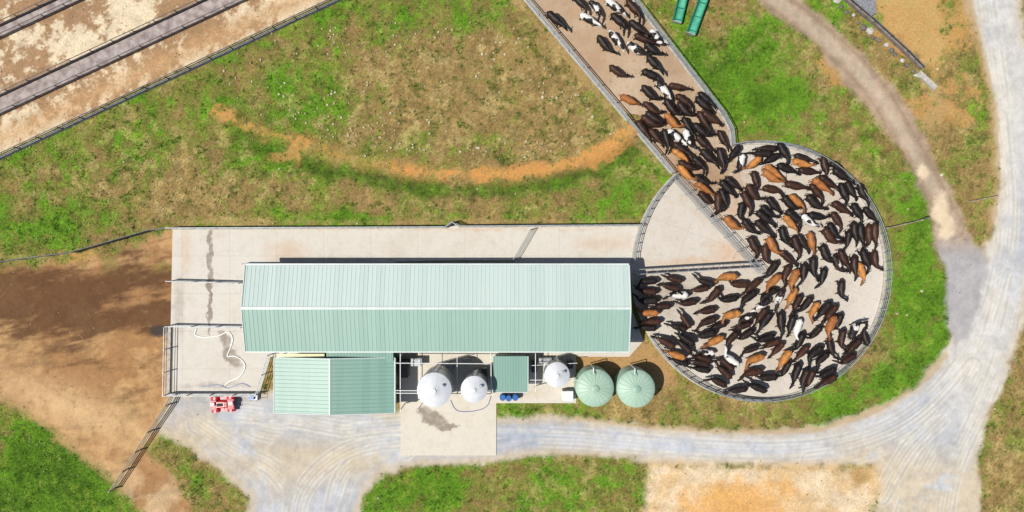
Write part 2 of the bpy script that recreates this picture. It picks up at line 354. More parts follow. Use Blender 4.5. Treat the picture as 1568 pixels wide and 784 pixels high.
fence('yard_railing',arcpts(184,229,12),kerb=.25)
fence('lane_railing',[(674,-150),(803,0),(1028,266)],kerb=.25,r=.04)
fence('lane_railing',[(850,-150),(968,0),(1105,177),(1117,200),(1119,224)],kerb=.25,r=.04)
fence('apron_railing',[(265,350),(684,348),(693,341),(705,347),(978,345)],kerb=.25,r=.035)
fence('pen_railing',[(265,430),(372,433)],kerb=.0,rails=3); fence('pen_railing',[(262,498),(376,500)],rails=3)
fence('pen_railing',[(262,498),(260,602),(398,602)],kerb=.2,rails=3); fence('pen_railing',[(399,601),(416,542)],rails=3)
fence('pen_railing',[(606,400),(700,398),(786,398)],r=.03,mats=[m_galv,m_kerb],kerb=.12)
fence('steel_gate',[(786,397),(812,352)],rails=4,r=.025)
fence('steel_gate',[(376,404),(606,404)],h=1.0,rails=3)
fence('paddock_fence',[(-300,384),(0,243),(520,0),(800,-131)],h=1.1,rails=3,r=.04,mats=[m_dkst,m_kerb],kerb=.3,z0=.0)
fence('paddock_fence',[(-300,470),(0,402),(120,386),(235,353),(264,350)],h=1.1,rails=3,r=.03,mats=[m_dkst,m_kerb],z0=0,step=3)
fence('timber_fence',[(269,604),(262,618),(235,658),(216,688),(177,747)],h=1.2,rails=3,flat=True,mats=[m_rust],z0=0,kerb=0)
fence('farm_gate',[(1350,350),(1402,338)],h=1.1,rails=4,flat=True,mats=[m_rust],z0=0)
fence('wire_fence',[(1402,338),(1414,333)],h=1.0,rails=3,r=.02,mats=[m_dkst],z0=0)
fence('farm_gate',[(1481,309),(1500,305),(1520,301)],h=.8,rails=3,flat=True,mats=[m_rust],z0=0)
def wing(name,a,b_):
    b=MB(); A=G(*a,.1); B=G(*b_,.1); d=(B-A); L=d.length; d.normalize(); nrm=Vector((-d.y,d.x,0))
    for o in (-.22,.22):
        for zz in (.4,.8,1.2,1.5): b.tube(A+nrm*o+Vector((0,0,zz)),B+nrm*o+Vector((0,0,zz)),.03,.03,6)
    n=int(L/.9)
    for i in range(n+1):
        p=A+d*(L*i/n)
        b.tube(p+nrm*.22+Vector((0,0,1.5)),p-nrm*.22+Vector((0,0,1.5)),.025,.025,6)
        if i%2==0:
            for o in (-.22,.22): b.tube(p+nrm*o-Vector((0,0,.1)),p+nrm*o+Vector((0,0,1.5)),.04,.04,6)
    return b.obj(name,[m_galv])
wing('crowd_gate',(1031,274),(1160,416)); wing('crowd_gate',(970,416),(1156,405))
# ------------------------------------------------------------ roofs/buildings
def roofmat(name,base,c2,stain,sheet=.76):
    m,nt,b=newmat(name,.45,.0); t=texco(nt)
    sp=nt.nodes.new('ShaderNodeSeparateXYZ'); nt.links.new(t,sp.inputs[0])
    fl=math2(nt,'FLOOR',math2(nt,'DIVIDE',sp.outputs[0],sheet),0)
    wn=nt.nodes.new('ShaderNodeTexWhiteNoise'); wn.noise_dimensions='1D'; nt.links.new(fl,wn.inputs['W'])
    col=mixc(nt,wn.outputs['Value'],base,c2)
    mp=nt.nodes.new('ShaderNodeMapping'); mp.inputs['Scale'].default_value=(1.2,.25,1); nt.links.new(t,mp.inputs['Vector'])
    n=noise(nt,mp.outputs[0],1.5,7,.65); col=mixc(nt,mr(nt,n.outputs[0],.5,.8,0,.4),col,stain)
    nt.links.new(col,b.inputs['Base Color']); return m
m_r1=roofmat('roof_sheet_pale',C(206,222,216),C(197,215,209),C(220,224,214))  # paler sheet colour for the upper slope of the milking shed
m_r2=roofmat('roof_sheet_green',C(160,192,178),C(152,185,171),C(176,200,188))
m_r3=roofmat('roof_sheet_darkgreen',C(136,174,160),C(128,167,152),C(152,186,172))
m_trim=simple('roof_trim',C(224,232,228),C(208,218,214),.5,scale=1,bmp=0)
m_wall=simple('wall_cladding',C(176,190,184),C(156,170,164),.6,scale=1,bmp=0)
m_darkin=simple('rubber_matting',(.05,.05,.05),(.03,.03,.03),.8)
m_glass=simple('window_glass',(.05,.07,.08),(.04,.05,.06),.1,bmp=0)
def slope(name,e0,e1,r0,r1,mat,parent,period=.38,th=.05,ribh=.025,ribw=.06):
    e0,e1,r0,r1=map(Vector,(e0,e1,r0,r1)); b=MB(); n=(e1-e0).cross(r0-e0).normalized()
    if n.z<0: n=-n
    lo=-n*th
    b.add([e0,e1,r1,r0,e0+lo,e1+lo,r1+lo,r0+lo],[(0,1,2,3),(7,6,5,4),(0,4,5,1),(1,5,6,2),(2,6,7,3),(3,7,4,0)])
    L=(e1-e0).length; k=int(L/period); u=(e1-e0).normalized()
    for i in range(k+1):
        f=(i+.5)/(k+1); a=e0.lerp(e1,f); c=r0.lerp(r1,f); h=n*ribh; w=u*ribw/2; w2=u*ribw/4
        a=a+n*.001; c=c+n*.001
        b.add([a-w,a+w,a+w2+h,a-w2+h,c-w,c+w,c+w2+h,c-w2+h],[(0,1,2,3),(7,6,5,4),(3,2,6,7),(1,5,6,2),(0,3,7,4)])
    return b.obj(name,[mat],parent)
ms=empty('milking_shed')
xl,yt=W(376,406,3.6); xr,yb=W(963,538,3.6); xl2,yr=W(375,472,4.5); xr2=xr
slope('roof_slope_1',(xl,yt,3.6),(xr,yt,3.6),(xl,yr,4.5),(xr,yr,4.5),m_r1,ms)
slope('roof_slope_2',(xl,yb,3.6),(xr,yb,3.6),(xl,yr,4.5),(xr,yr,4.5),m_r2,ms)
b=MB(); b.box(((xl+xr)/2,yr,4.545),xr-xl+.04,.22,.05); 
b.box(((xl+xr)/2,yt+.08,3.55),xr-xl,.14,.12); b.box(((xl+xr)/2,yb-.06,3.55),xr-xl,.11,.12)
for xx in (xl-.03,xr+.03):
    for ya,yb_ in ((yt,yr),(yb,yr)):
        b.tube((xx,ya,3.62),(xx,yb_,4.52),.06,.06,6)
b.obj('ridge_and_gutters',[m_trim],ms)
b=MB(); cyw=(yt+yb)/2
b.box(((xl+xr)/2,yb+.45,1.8),xr-xl-1.2,.12,3.4); b.box((xl+.6,cyw,1.8),.12,yt-yb-1.2,3.4)
b.box(((xl+xr)/2-4,yt-.45,2.8),xr-xl-9,.12,1.2)
b.obj('walls',[m_wall],ms)
b=MB()
for i in range(9):
    xx=xl+.6+(xr-xl-1.0)*i/8
    for yy in (yt-.45,yb+.6,yr): b.box((xx,yy,1.85),.16,.16,3.4)
    b.tube((xx,yt-.4,3.45),(xx,yr,4.3),.07); b.tube((xx,yb+.4,3.45),(xx,yr,4.3),.07)
b.obj('steel_frame',[m_dkst],ms)
b=MB()
for i in range(8): b.box((xl+4+i*3.9,yb+.37,2.2),1.2,.06,.8)
b.obj('windows',[m_glass],ms)
b=MB(); b.box(((xl+xr)/2,cyw,.14),xr-xl-1.6,2.0,.08); b.obj('milking_pit_floor',[m_darkin],ms)
b=MB(); b.box((xl-.25,yr-.1,3.4),.35,.5,.4); b.tube((xl-.1,yr-.1,3.4),(xl+.5,yr-.1,3.4),.06); b.obj('fan_box',[m_dkst],ms)
us=empty('utility_shed')
ex0,ey1=W(420,632,3.0); ex1,ey0=W(604,548,3.0); rx,ry1=W(505,637,3.7); ry1=ey1
slope('roof_slope_1',(ex0,ey1,3.0),(ex0,ey0,3.0),(rx,ey1,3.75),(rx,ey0,3.75),m_r3,us)
slope('roof_slope_2',(ex1,ey1,3.0),(ex1,ey0,3.0),(rx,ey1,3.75),(rx,ey0,3.75),m_r3,us)
b=MB(); b.box((rx,(ey0+ey1)/2,3.78),.16,ey0-ey1+.02,.04)
b.tube((ex0-.03,ey0,2.98),(ex0-.03,ey1,2.98),.06); b.tube((ex1+.05,ey0,2.98),(ex1+.05,ey1,2.98),.08)
for q in (ey0+.03,ey1-.03):
    b.tube((ex0,q,3.02),(rx,q,3.77),.04,.04,6); b.tube((ex1,q,3.02),(rx,q,3.77),.04,.04,6)
b.obj('ridge_and_gutters',[m_trim],us)
b=MB(); b.box(((ex0+ex1)/2,ey1+.3,1.5),ex1-ex0-.6,.12,2.9); b.box(((ex0+ex1)/2,ey0-.3,1.5),ex1-ex0-.6,.12,2.9)
b.box((ex0+.3,(ey0+ey1)/2,1.5),.12,ey0-ey1-.75,2.9); b.box((ex1-.3,(ey0+ey1)/2,1.5),.12,ey0-ey1-.75,2.9); 
for q in (ey0-.3,ey1+.3): b.add([(ex0+.3,q,2.9),(ex1-.3,q,2.9),(rx,q,3.6)],[(0,1,2)])
b.obj('walls',[m_wall],us)
b=MB(); b.box((ex1-.22,ey1+1.6,1.1),.05,1.0,2.0,0,0); b.box((rx-1.8,ey1+.22,1.3),2.6,.05,2.4,0,0); b.obj('doors',[m_dkst],us)
lk=empty('link_canopy')
a0=W(500,541,3.15); a1=W(603,553,2.9)
slope('roof_sheet',(a0[0],a1[1],3.08),(a1[0],a1[1],3.08),(a0[0],yb+.3,3.35),(a1[0],yb+.3,3.35),m_r3,lk,.3)
b=MB(); b.box(((a0[0]+a1[0])/2,a1[1]+.25,3.0),a1[0]-a0[0],.08,.1); b.obj('purlin',[m_dkst],lk)
b=MB(); q0=W(424,541,3.0); q1=W(497,549,3.0); b.box(((q0[0]+q1[0])/2,(q0[1]+q1[1])/2-.05,3.02),q1[0]-q0[0],.5,.04)
for xx in (q0[0]+.2,q1[0]-.2): b.box((xx,(q0[1]+q1[1])/2,1.5),.08,.08,2.96)
b.obj('skylight_canopy',[simple('fibreglass',C(214,212,160),C(196,196,140),.4,bmp=0)])
ps=empty('pump_shed')
x0,y1=W(755,600,2.7); x1,y0=W(808,545,2.7)
slope('roof_sheet',(x0,y1,2.6),(x1,y1,2.6),(x0,y0,2.9),(x1,y0,2.9),m_r3,ps,.25)
b=MB(); b.box(((x0+x1)/2,y0-.2,1.4),x1-x0-.4,.1,2.7); b.box((x0+.2,(y0+y1)/2,1.35),.1,y0-y1-.6,2.45); b.box((x1-.2,(y0+y1)/2,1.35),.1,y0-y1-.6,2.45); b.obj('walls',[m_wall],ps)
b=MB(); b.tube((x0,y1-.06,2.58),(x1,y1-.06,2.58),.05); b.tube((x1+.04,y1,2.6),(x1+.04,y0,2.88),.04); b.obj('gutter',[m_trim],ps)
# ------------------------------------------------------------ silos & tanks
m_ss=simple('silo_white_enamel',(.70,.71,.73),(.58,.60,.63),.3,.0,scale=1.5,bmp=0)
m_sidesteel=simple('tank_side_steel',(.55,.56,.58),(.42,.43,.45),.35,.3,scale=1,bmp=0)
def silo(px_,py_,rp,h,legs=True,nm='milk_silo'):
    e=empty(nm); c=W(px_,py_,h); r=rp/S*(1-h/H)
    b=MB(); zb=.9 if legs else .12
    b.revolve((c[0],c[1],0),[(.01,zb-.3 if legs else zb),(r,zb),(r,h-.02)],40)
    b.obj('shell',[m_sidesteel],e,True)
    b=MB(); b.revolve((c[0],c[1],0),[(r+.03,h-.06),(r+.03,h),(r*.97,h+.05),(r*.6,h+.05+r*.2),(r*.16,h+.05+r*.4),(r*.15,h+r*.4+.14),(.01,h+r*.4+.15)],40)
    for i in range(12):
        t=2*math.pi*i/12; b.tube((c[0]+r*.95*math.cos(t),c[1]+r*.95*math.sin(t),h+.06),(c[0]+r*.2*math.cos(t),c[1]+r*.2*math.sin(t),h+.045+r*.39),.014,.014,4)
    b.obj('cone_top',[m_ss],e,True)
    b=MB()
    if legs:
        for i in range(4):
            t=math.pi/4+i*math.pi/2; b.tube((c[0]+r*.85*math.cos(t),c[1]+r*.85*math.sin(t),.09),(c[0]+r*.85*math.cos(t),c[1]+r*.85*math.sin(t),zb+.1),.07)
    b.tube((c[0]+r*.5,c[1]+r*.3,h+r*.12),(c[0]+r*.5,c[1]+r*.3,h+r*.25+.2),.14,.14,14)
    for sx in (-.2,.2): b.tube((c[0]+sx,c[1]+r+.12,.1),(c[0]+sx,c[1]+r+.12,h+.5),.025,.025,6)
    for i in range(int(h/.35)): b.tube((c[0]-.2,c[1]+r+.12,.3+i*.35),(c[0]+.2,c[1]+r+.12,.3+i*.35),.018,.018,5)
    b.revolve((c[0],c[1],h*.5),[(r+.01,-.04),(r+.03,0),(r+.01,.04)],40); b.obj('fittings',[m_galv],e,True)
silo(665,597,26,5.2); silo(726,596,20,4.2); silo(853,574,19,2.8)
m_tank=simple('tank_pale_green',C(180,208,188),C(168,198,176),.5,scale=1.2,bmp=0)
m_tankr=simple('tank_rib_green',C(160,190,170),C(150,182,160),.5,scale=1,bmp=0)
def tank(px_,py_):
    e=empty('water_tank'); h=2.5; c=W(px_,py_,h); r=28/S
    b=MB(); prof=[(r-.02,0)]
    for i in range(12):
        zz=.05+i*(h-.1)/12; prof+=[(r,zz+.03),(r,zz+.13),(r-.025,zz+.17)]
    prof+=[(r,h)]; b.revolve((c[0],c[1],0),prof,56); b.obj('wall',[m_tank],e,True)
    b=MB(); b.revolve((c[0],c[1],0),[(r,h),(r*.96,h+.08),(r*.75,h+.22),(r*.45,h+.36),(r*.2,h+.43),(.01,h+.45)],56); b.obj('dome',[m_tank],e,True)
    b=MB()
    for i in range(20):
        t=2*math.pi*i/20; cs,sn=math.cos(t),math.sin(t); pr=[(r*.97,h+.08),(r*.75,h+.225),(r*.45,h+.365),(r*.22,h+.435)]
        for (ra,za),(rb_,zb_) in zip(pr[:-1],pr[1:]): b.tube((c[0]+ra*cs,c[1]+ra*sn,za),(c[0]+rb_*cs,c[1]+rb_*sn,zb_),.018,.018,5)
    b.revolve((c[0],c[1],0),[(r*.2,h+.40),(r*.2,h+.49),(r*.17,h+.52),(.01,h+.53)],20)
    b.tube((c[0]-r*.1,c[1]+r*.75,h+.15),(c[0]-r*.1,c[1]+r*.75,h+.38),.2,.2,16)
    b.obj('ribs_and_hatch',[m_tankr],e,True)
    b=MB(); b.path([(c[0]-r*.1,c[1]+r*.8,h+.40),(c[0]-r*.1,c[1]+r+.15,h+.4),(c[0]-r*.1,c[1]+r+.15,.1)],.045); b.obj('inlet_pipe',[m_white],e)
tank(911,594); tank(974,595)
b=MB()
def PT(px_,py_,h): return P(px_,py_,h)
for yy,h in ((556,3.2),(598,3.3),(602,3.1)):
    b.path([PT(606,yy,h),PT(752 if yy<590 else 755,yy+1,h)],.04)
b.path([PT(643,556,3.2),PT(643,600,3.2)],.03); b.path([PT(700,545,3.1),PT(700,602,3.1)],.03); b.path([PT(752,540,3.1),PT(752,604,3.1)],.04)
b.path([PT(613,541,3),PT(613,632,3.0)],.04); b.path([PT(820,541,2.4),PT(820,600,2.4)],.035); b.path([PT(810,582,2.4),PT(884,582,2.4)],.035)
b.path([PT(808,560,2.2),PT(884,556,2.2)],.03)
for q in ((613,545),(613,628),(640,628),(752,545),(752,604),(700,603),(820,598),(884,582)):
    t=PT(q[0],q[1],3.1 if q[0]<800 else 2.4); b.tube((t.x,t.y,.09),t,.05)
b.obj('pipe_gantry',[m_white])
b=MB(); m_dark=simple('dark_machinery',(.10,.11,.12),(.05,.05,.05),.5,.3,bmp=0)  # plain dark grey base colour for some of the plant boxes
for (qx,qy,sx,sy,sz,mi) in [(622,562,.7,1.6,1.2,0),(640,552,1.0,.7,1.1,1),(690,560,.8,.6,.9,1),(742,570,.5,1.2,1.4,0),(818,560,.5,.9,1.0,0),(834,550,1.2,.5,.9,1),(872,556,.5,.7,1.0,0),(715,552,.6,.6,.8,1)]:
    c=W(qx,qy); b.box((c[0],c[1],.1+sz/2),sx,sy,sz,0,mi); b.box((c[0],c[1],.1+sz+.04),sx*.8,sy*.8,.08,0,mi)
    b.tube((c[0]-sx*.3,c[1],.1+sz),(c[0]-sx*.3,c[1],.4+sz),.06,mi=mi)
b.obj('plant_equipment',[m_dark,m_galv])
m_blue=simple('blue_plastic',(.02,.13,.42),(.015,.09,.3),.4,bmp=0)
for i,(qx,qy) in enumerate([(770,606),(779,607),(789,606)]):
    c=W(qx,qy); b=MB(); b.revolve((c[0],c[1],.1),[(.01,0),(.28,0),(.29,.1),(.29,.28),(.31,.3),(.29,.32),(.29,.58),(.31,.6),(.29,.62),(.29,.85),(.27,.9),(.25,.88),(.01,.88)],20)
    b.tube((c[0]+.12,c[1],.98),(c[0]+.12,c[1],1.02),.04); b.obj('plastic_drum',[m_blue],None,True)
c=W(868,603); e=empty('ibc_tote'); b=MB(); b.box((c[0],c[1],.75),.95,.95,1.0); b.tube((c[0],c[1],1.25),(c[0],c[1],1.31),.1,.1,14); b.obj('bottle',[m_white],e)
b=MB()
for zz in (.3,.6,.9,1.2):
    for s in (-.5,.5): b.tube((c[0]-.5,c[1]+s,zz),(c[0]+.5,c[1]+s,zz),.02,n=5); b.tube((c[0]+s,c[1]-.5,zz),(c[0]+s,c[1]+.5,zz),.02,n=5)
for s in (-.5,0,.5):
    for q in (-.5,.5): b.tube((c[0]+s,c[1]+q,.2),(c[0]+s,c[1]+q,1.2),.02,n=5)
b.box((c[0],c[1],.16),1.0,1.0,.12); b.obj('cage_and_pallet',[m_galv],e)
def hose(name,pix,r,mat,z=.13):
    sm=[G(p[0],p[1],z) for p in smoothline(pix,6)]
    b=MB(); b.path(sm,r,6); return b.obj(name,[mat],None,True)
hose('wash_hose',[(302,503),(300,512),(312,516),(335,514),(350,508),(357,518),(354,532),(349,545),(360,545),(372,552),(376,562),(368,576),(352,584),(345,590)],.06,m_white)
hose('blue_hose',[(310,592),(335,589),(350,594),(370,587),(384,592)],.035,m_blue)
hose('blue_hose',[(690,612),(700,628),(725,629),(745,622),(752,606)],.03,m_blue)
m_feed=simple('feed_residue',C(190,178,172),C(140,124,120),.9,scale=1.6)
m_tw=simple('trough_concrete',C(150,140,132),C(116,104,98),.9,scale=2)
def strip(name,a,b_,wd,side_h=.35,mats=None):
    A=G(*a);B=G(*b_);d=(B-A);L=d.length;m=(A+B)/2;rz=math.atan2(d.y,d.x);n=Vector((-math.sin(rz),math.cos(rz),0));b=MB()
    b.box((m.x,m.y,.06),L,wd-.3,.14,rz,1)
    for o,hh in ((wd/2,side_h),(-wd/2,side_h*.8)):
        q=m+n*o; b.box((q.x,q.y,hh/2),L,.14,hh,rz,0)
        b.tube(A+n*o+Vector((0,0,hh+.5)),B+n*o+Vector((0,0,hh+.5)),.045,.045,6,2)
        k=int(L/2.2)
        for i in range(k+1):
            p=A.lerp(B,i/k)+n*o; b.tube((p.x,p.y,0),(p.x,p.y,hh+.55),.05,n=6,mi=2)
    return b.obj(name,mats or [m_tw,m_feed,m_dkst])
strip('feed_trough',(-300,302),(600,-118),1.6); strip('feed_trough',(-300,190),(400,-137),1.05)
m_gp=simple('green_plastic',(.015,.22,.12),(.01,.15,.09),.35,bmp=0)
m_gin=simple('green_plastic_light',(.10,.42,.28),(.06,.3,.2),.4,bmp=0)
def halfpipe(a,b_,r=.42):
    A=G(*a,.55);B=G(*b_,.55);d=(B-A).normalized();n=Vector((-d.y,d.x,0)).normalized();k=12;vs=[];b=MB()
    for p in (A,B):
        for rr in (r,r-.04):
            for i in range(k+1):
                t=math.pi*i/k; vs.append(p+n*math.cos(t)*rr-Vector((0,0,1))*math.sin(t)*rr)
    K=k+1;fo=[];fi=[]
    for i in range(k): fo.append((i,i+1,2*K+i+1,2*K+i)); fi.append((K+i,3*K+i,3*K+i+1,K+i+1))
    b.add(vs,fo,0); b.add(vs,fi,1); b.add(vs,[tuple(range(K))],0); b.add(vs,[tuple(range(2*K,3*K))],0)
    for s in (-1,1): b.tube(A+n*s*r,B+n*s*r,.05,.05,6,0)
    for f in np.linspace(.05,.95,5):
        p=A.lerp(B,f); b.tube(p+n*r,p-n*r,.03,.03,6,0)
        for s in (-1,1): b.tube(p+n*s*(r+.03),Vector((p.x,p.y,0))+n*s*(r+.08),.035,.035,6,2)
    for p in (A,B): b.box((p.x,p.y,.36),.12,2*r,.4,math.atan2(d.y,d.x),2)
    return b.obj('calf_trough',[m_gp,m_gin,m_galv])
halfpipe((1053,-40),(1035,36)); halfpipe((1090,-40),(1056,54))
e=empty('retaining_wall')
m_rock=simple('rock',(.20,.17,.14),(.10,.09,.08),.9,scale=3); m_pale=simple('rock_pale',(.5,.47,.42),(.36,.33,.28),.9,scale=3)
b=MB()
wl=[(1240,-60),(1292,0),(1335,36),(1385,82),(1408,106)]
for a,c in zip(wl[:-1],wl[1:]):
    A=G(*a);B=G(*c);d=B-A;m=(A+B)/2; b.box((m.x,m.y,.25),d.length+.02,.18,.5,math.atan2(d.y,d.x))
    b.tube(A+Vector((0,0,.9)),B+Vector((0,0,.9)),.05,mi=1)
    for f in (0,.5): q=A.lerp(B,f); b.tube((q.x,q.y,0),(q.x,q.y,.95),.06,mi=1)
b.obj('wall_panels',[m_tw,m_dkst],e)
b=MB(); A=G(1404,112);B=G(1430,136);d=B-A;m=(A+B)/2; b.box((m.x,m.y,.15),d.length,.5,.4,math.atan2(d.y,d.x)); b.obj('end_block',[m_kerb],e)
def rockv(c,r,sd):
    rr=random.Random(sd); bm=bmesh.new(); bmesh.ops.create_icosphere(bm,subdivisions=1,radius=1)
    s=(rr.uniform(.8,1.3),rr.uniform(.7,1.1),rr.uniform(.5,.8)); vs=[];
    for v in bm.verts:
        k=r*rr.uniform(.8,1.15); vs.append((c[0]+v.co.x*s[0]*k,c[1]+v.co.y*s[1]*k,c[2]+v.co.z*s[2]*k))
    fs=[tuple(v.index for v in f.verts) for f in bm.faces]; bm.free(); return vs,fs
b=MB()
for i in range(16):
    f=i/15; q=(1282+f*122+random.uniform(-3,3),4+f*112+random.uniform(-3,3)); c=W(*q)
    vs,fs=rockv((c[0],c[1],.12),random.uniform(.22,.38),i); b.add(vs,fs,i%3==0)
b.obj('boulders',[m_rock,m_pale],e)
fill=MB(); fill.prism([W(*p) for p in [(1300,-60),(1298,-4),(1330,28),(1338,22),(1334,-60)]],-.1,.42); fill.obj('gravel_fill',[simple('blue_gravel',C(160,160,166),C(118,118,126),.9,scale=5,bmp=.6)],e)
# ------------------------------------------------------------ quad bike
def quad(px_,py_,rot):
    e=empty('quad_bike'); red=simple('red_plastic',(.62,.025,.04),(.5,.015,.03),.35,bmp=0); tyre=simple('tyre_rubber',(.03,.03,.03),(.05,.045,.04),.9); pink=simple('faded_red',(.7,.35,.36),(.6,.2,.22),.4,bmp=0)
    b=MB()
    for sx in (-.65,.65):
        for sy in (-.48,.48):
            b.tube((sx,sy-.13,.3),(sx,sy+.13,.3),.3,.3,20); b.tube((sx,sy-.14,.3),(sx,sy+.14,.3),.13,.13,12)
    b.box((0,0,.42),1.3,.35,.3); b.obj('wheels_and_frame',[tyre],e,True)
    b=MB(); b.add([(-.5,-.34,.55),(.5,-.32,.6),(.5,.32,.6),(-.5,.34,.55),(-.45,-.22,.8),(.42,-.18,.88),(.42,.18,.88),(-.45,.22,.8)],[(0,1,2,3),(4,5,6,7),(0,1,5,4),(1,2,6,5),(2,3,7,6),(3,0,4,7)])
    for s in (-.46,.46): b.box((0,s,.35),.75,.24,.05)
    for sx in (-.65,.65):
        for sy in (-.44,.44):
            for a0 in range(5):
                t0=math.radians(20+a0*28);t1=math.radians(48+a0*28)
                p=lambda t,w:(sx+.38*math.cos(t),sy+w,.3+.38*math.sin(t))
                b.add([p(t0,-.2),p(t0,.2),p(t1,.2),p(t1,-.2)],[(0,1,2,3)])
    b.box((.72,0,.72),.45,.8,.16); b.box((-.7,0,.7),.45,.8,.12); b.obj('bodywork',[red],e)
    b=MB(); b.box((-.15,0,.9),.45,.24,.1); b.tube((.3,-.38,1.02),(.3,.38,1.02),.025); b.tube((.42,0,.7),(.3,0,1.02),.03); b.obj('seat_and_handlebar',[tyre],e)
    b=MB()
    for cx_ in (-.72,.78):
        for i in range(5): b.tube((cx_-.22+i*.11,-.36,.86),(cx_-.22+i*.11,.36,.86),.015,n=6,mi=1)
        for s in (-.36,.36): b.tube((cx_-.24,s,.86),(cx_+.24,s,.86),.02,n=6,mi=1)
        b.box((cx_,.1,.93),.34,.3,.12,0,1)
    b.obj('racks_and_load',[m_dkst,pink],e)
    c=W(px_,py_); e.location=(c[0],c[1],0); e.rotation_euler=(0,0,rot); e.scale=(1.15,1.15,1)
quad(345,617,.06)
e=empty('hand_trolley'); b=MB(); b.box((0,0,.35),.8,.5,.12); b.box((-.1,0,.5),.45,.35,.2,0,1)
for sx in (-.3,.3):
    for sy in (-.28,.28): b.tube((sx,sy-.04,.15),(sx,sy+.04,.15),.15,n=14,mi=2)
b.tube((.4,-.2,.4),(.75,-.2,.9),.02); b.tube((.4,.2,.4),(.75,.2,.9),.02); b.tube((.75,-.2,.9),(.75,.2,.9),.02)
b.obj('trolley_body',[m_galv,m_blue,m_dkst],e); e.location=G(390,607,.0)
# ------------------------------------------------------------ cows
def loft(bm_v,bm_f,secs,n=14):
    o=len(bm_v)
    for c,u,w,ru,rw in secs:
        for i in range(n):
            t=2*math.pi*i/n; bm_v.append(c+u*math.cos(t)*ru+w*math.sin(t)*rw)
    for k in range(len(secs)-1):
        for i in range(n): bm_f.append((o+k*n+i,o+k*n+(i+1)%n,o+(k+1)*n+(i+1)%n,o+(k+1)*n+i))
    bm_f.append(tuple(o+i for i in range(n-1,-1,-1))); bm_f.append(tuple(o+(len(secs)-1)*n+i for i in range(n)))
def cowmesh(idx,turn,drop,strd,bend):
    V=[];F=[]
    def bx(p):
        p=Vector(p); 
        if p.x>.7:
            a=turn*min(1,(p.x-.7)/.5); c=Vector((.7,0,1.1)); q=p-c
            q=Matrix.Rotation(a,3,'Z')@(Matrix.Rotation(drop*min(1,(p.x-.7)/.4),3,'Y')@q); p=c+q
        p.y+=bend*(p.x**2)*.5; return p
    prof=[(-.88,1.14,.08,.10),(-.84,1.12,.18,.2),(-.72,1.09,.27,.29),(-.55,1.07,.31,.33),(-.3,1.02,.335,.37),(0,.98,.375,.40),(.25,.97,.35,.41),(.48,.99,.29,.39),(.66,1.03,.23,.33),(.82,1.10,.165,.25),(1.0,1.17,.125,.18),(1.14,1.22,.11,.15),(1.24,1.25,.125,.14),(1.34,1.22,.135,.135),(1.45,1.15,.11,.12),(1.57,1.07,.082,.09),(1.66,1.01,.085,.075),(1.71,.99,.05,.045)]
    secs=[]; cs=[bx((p[0],0,p[1])) for p in prof]
    for i,p in enumerate(prof):
        d=(cs[min(i+1,len(cs)-1)]-cs[max(i-1,0)]).normalized(); 
        u=Vector((0,0,1)).cross(d).normalized() ; w=d.cross(u)
        secs.append((cs[i],u,w,p[2],p[3]))
    loft(V,F,secs,16)
    def chain(pts):
        pts=[(Vector(p[:3]),p[3]) for p in pts]; ss_=[]
        for i,(p,r) in enumerate(pts):
            d=(pts[min(i+1,len(pts)-1)][0]-pts[max(i-1,0)][0]).normalized(); a=Vector((0,1,0)); u=a.cross(d).normalized(); w=d.cross(u)
            ss_.append((p,u,w,r,r*.9))
        loft(V,F,ss_,10)
    for s,ph in ((-1,strd),(1,-strd)):
        chain([(.5,s*.17,1.0,.15),(.5,s*.19,.78,.12),(.5+ph*.3,s*.18,.6,.085),(.5+ph*.6,s*.17,.42,.062),(.49+ph*.9,s*.17,.16,.045),(.52+ph,s*.17,.06,.06),(.55+ph,s*.17,.0,.062)])
        chain([(-.6,s*.16,1.12,.2),(-.5,s*.2,.85,.17),(-.45-ph*.3,s*.2,.72,.13),(-.6-ph*.5,s*.18,.56,.078),(-.72-ph*.6,s*.17,.47,.062),(-.70-ph*.9,s*.17,.16,.045),(-.66-ph,s*.17,.06,.06),(-.63-ph,s*.17,.0,.062)])
        loft(V,F,[(Vector((-.60,s*.22,1.30)),Vector((0,1,0)),Vector((0,0,1)),.02,.02),(Vector((-.55,s*.23,1.31)),Vector((0,1,0)),Vector((0,0,1)),.07,.05),(Vector((-.42,s*.2,1.30)),Vector((0,1,0)),Vector((0,0,1)),.03,.03)],8)
    loft(V,F,[(Vector((-.5,0,.72)),Vector((0,1,0)),Vector((0,0,1)),.08,.08),(Vector((-.38,0,.68)),Vector((0,1,0)),Vector((0,0,1)),.17,.15),(Vector((-.2,0,.7)),Vector((0,1,0)),Vector((0,0,1)),.08,.08)],10)
    sw=.15*(1 if turn>0 else -1)
    chain([(-.80,0,1.30,.05),(-.93,sw*.3,1.2,.035),(-.98,sw*.8,.95,.028),(-.97,sw,.65,.026),(-.96,sw,.5,.045),(-.95,sw,.36,.03)])
    me=bpy.data.meshes.new('cow_raw'); me.from_pydata([tuple(v) for v in V],[],F); me.update()
    bm=bmesh.new(); bm.from_mesh(me); bmesh.ops.recalc_face_normals(bm,faces=bm.faces); bm.to_mesh(me); bm.free()
    o=bpy.data.objects.new('tmp',me); scene.collection.objects.link(o)
    md=o.modifiers.new('r','REMESH'); md.mode='VOXEL'; md.voxel_size=.033; md.use_smooth_shade=True
    sm=o.modifiers.new('s','SMOOTH'); sm.iterations=2; sm.factor=.5
    dg=bpy.context.evaluated_depsgraph_get(); dg.update(); ev=o.evaluated_get(dg); me2=bpy.data.meshes.new_from_object(ev)
    bpy.data.objects.remove(o)
    bm=bmesh.new(); bm.from_mesh(me2)
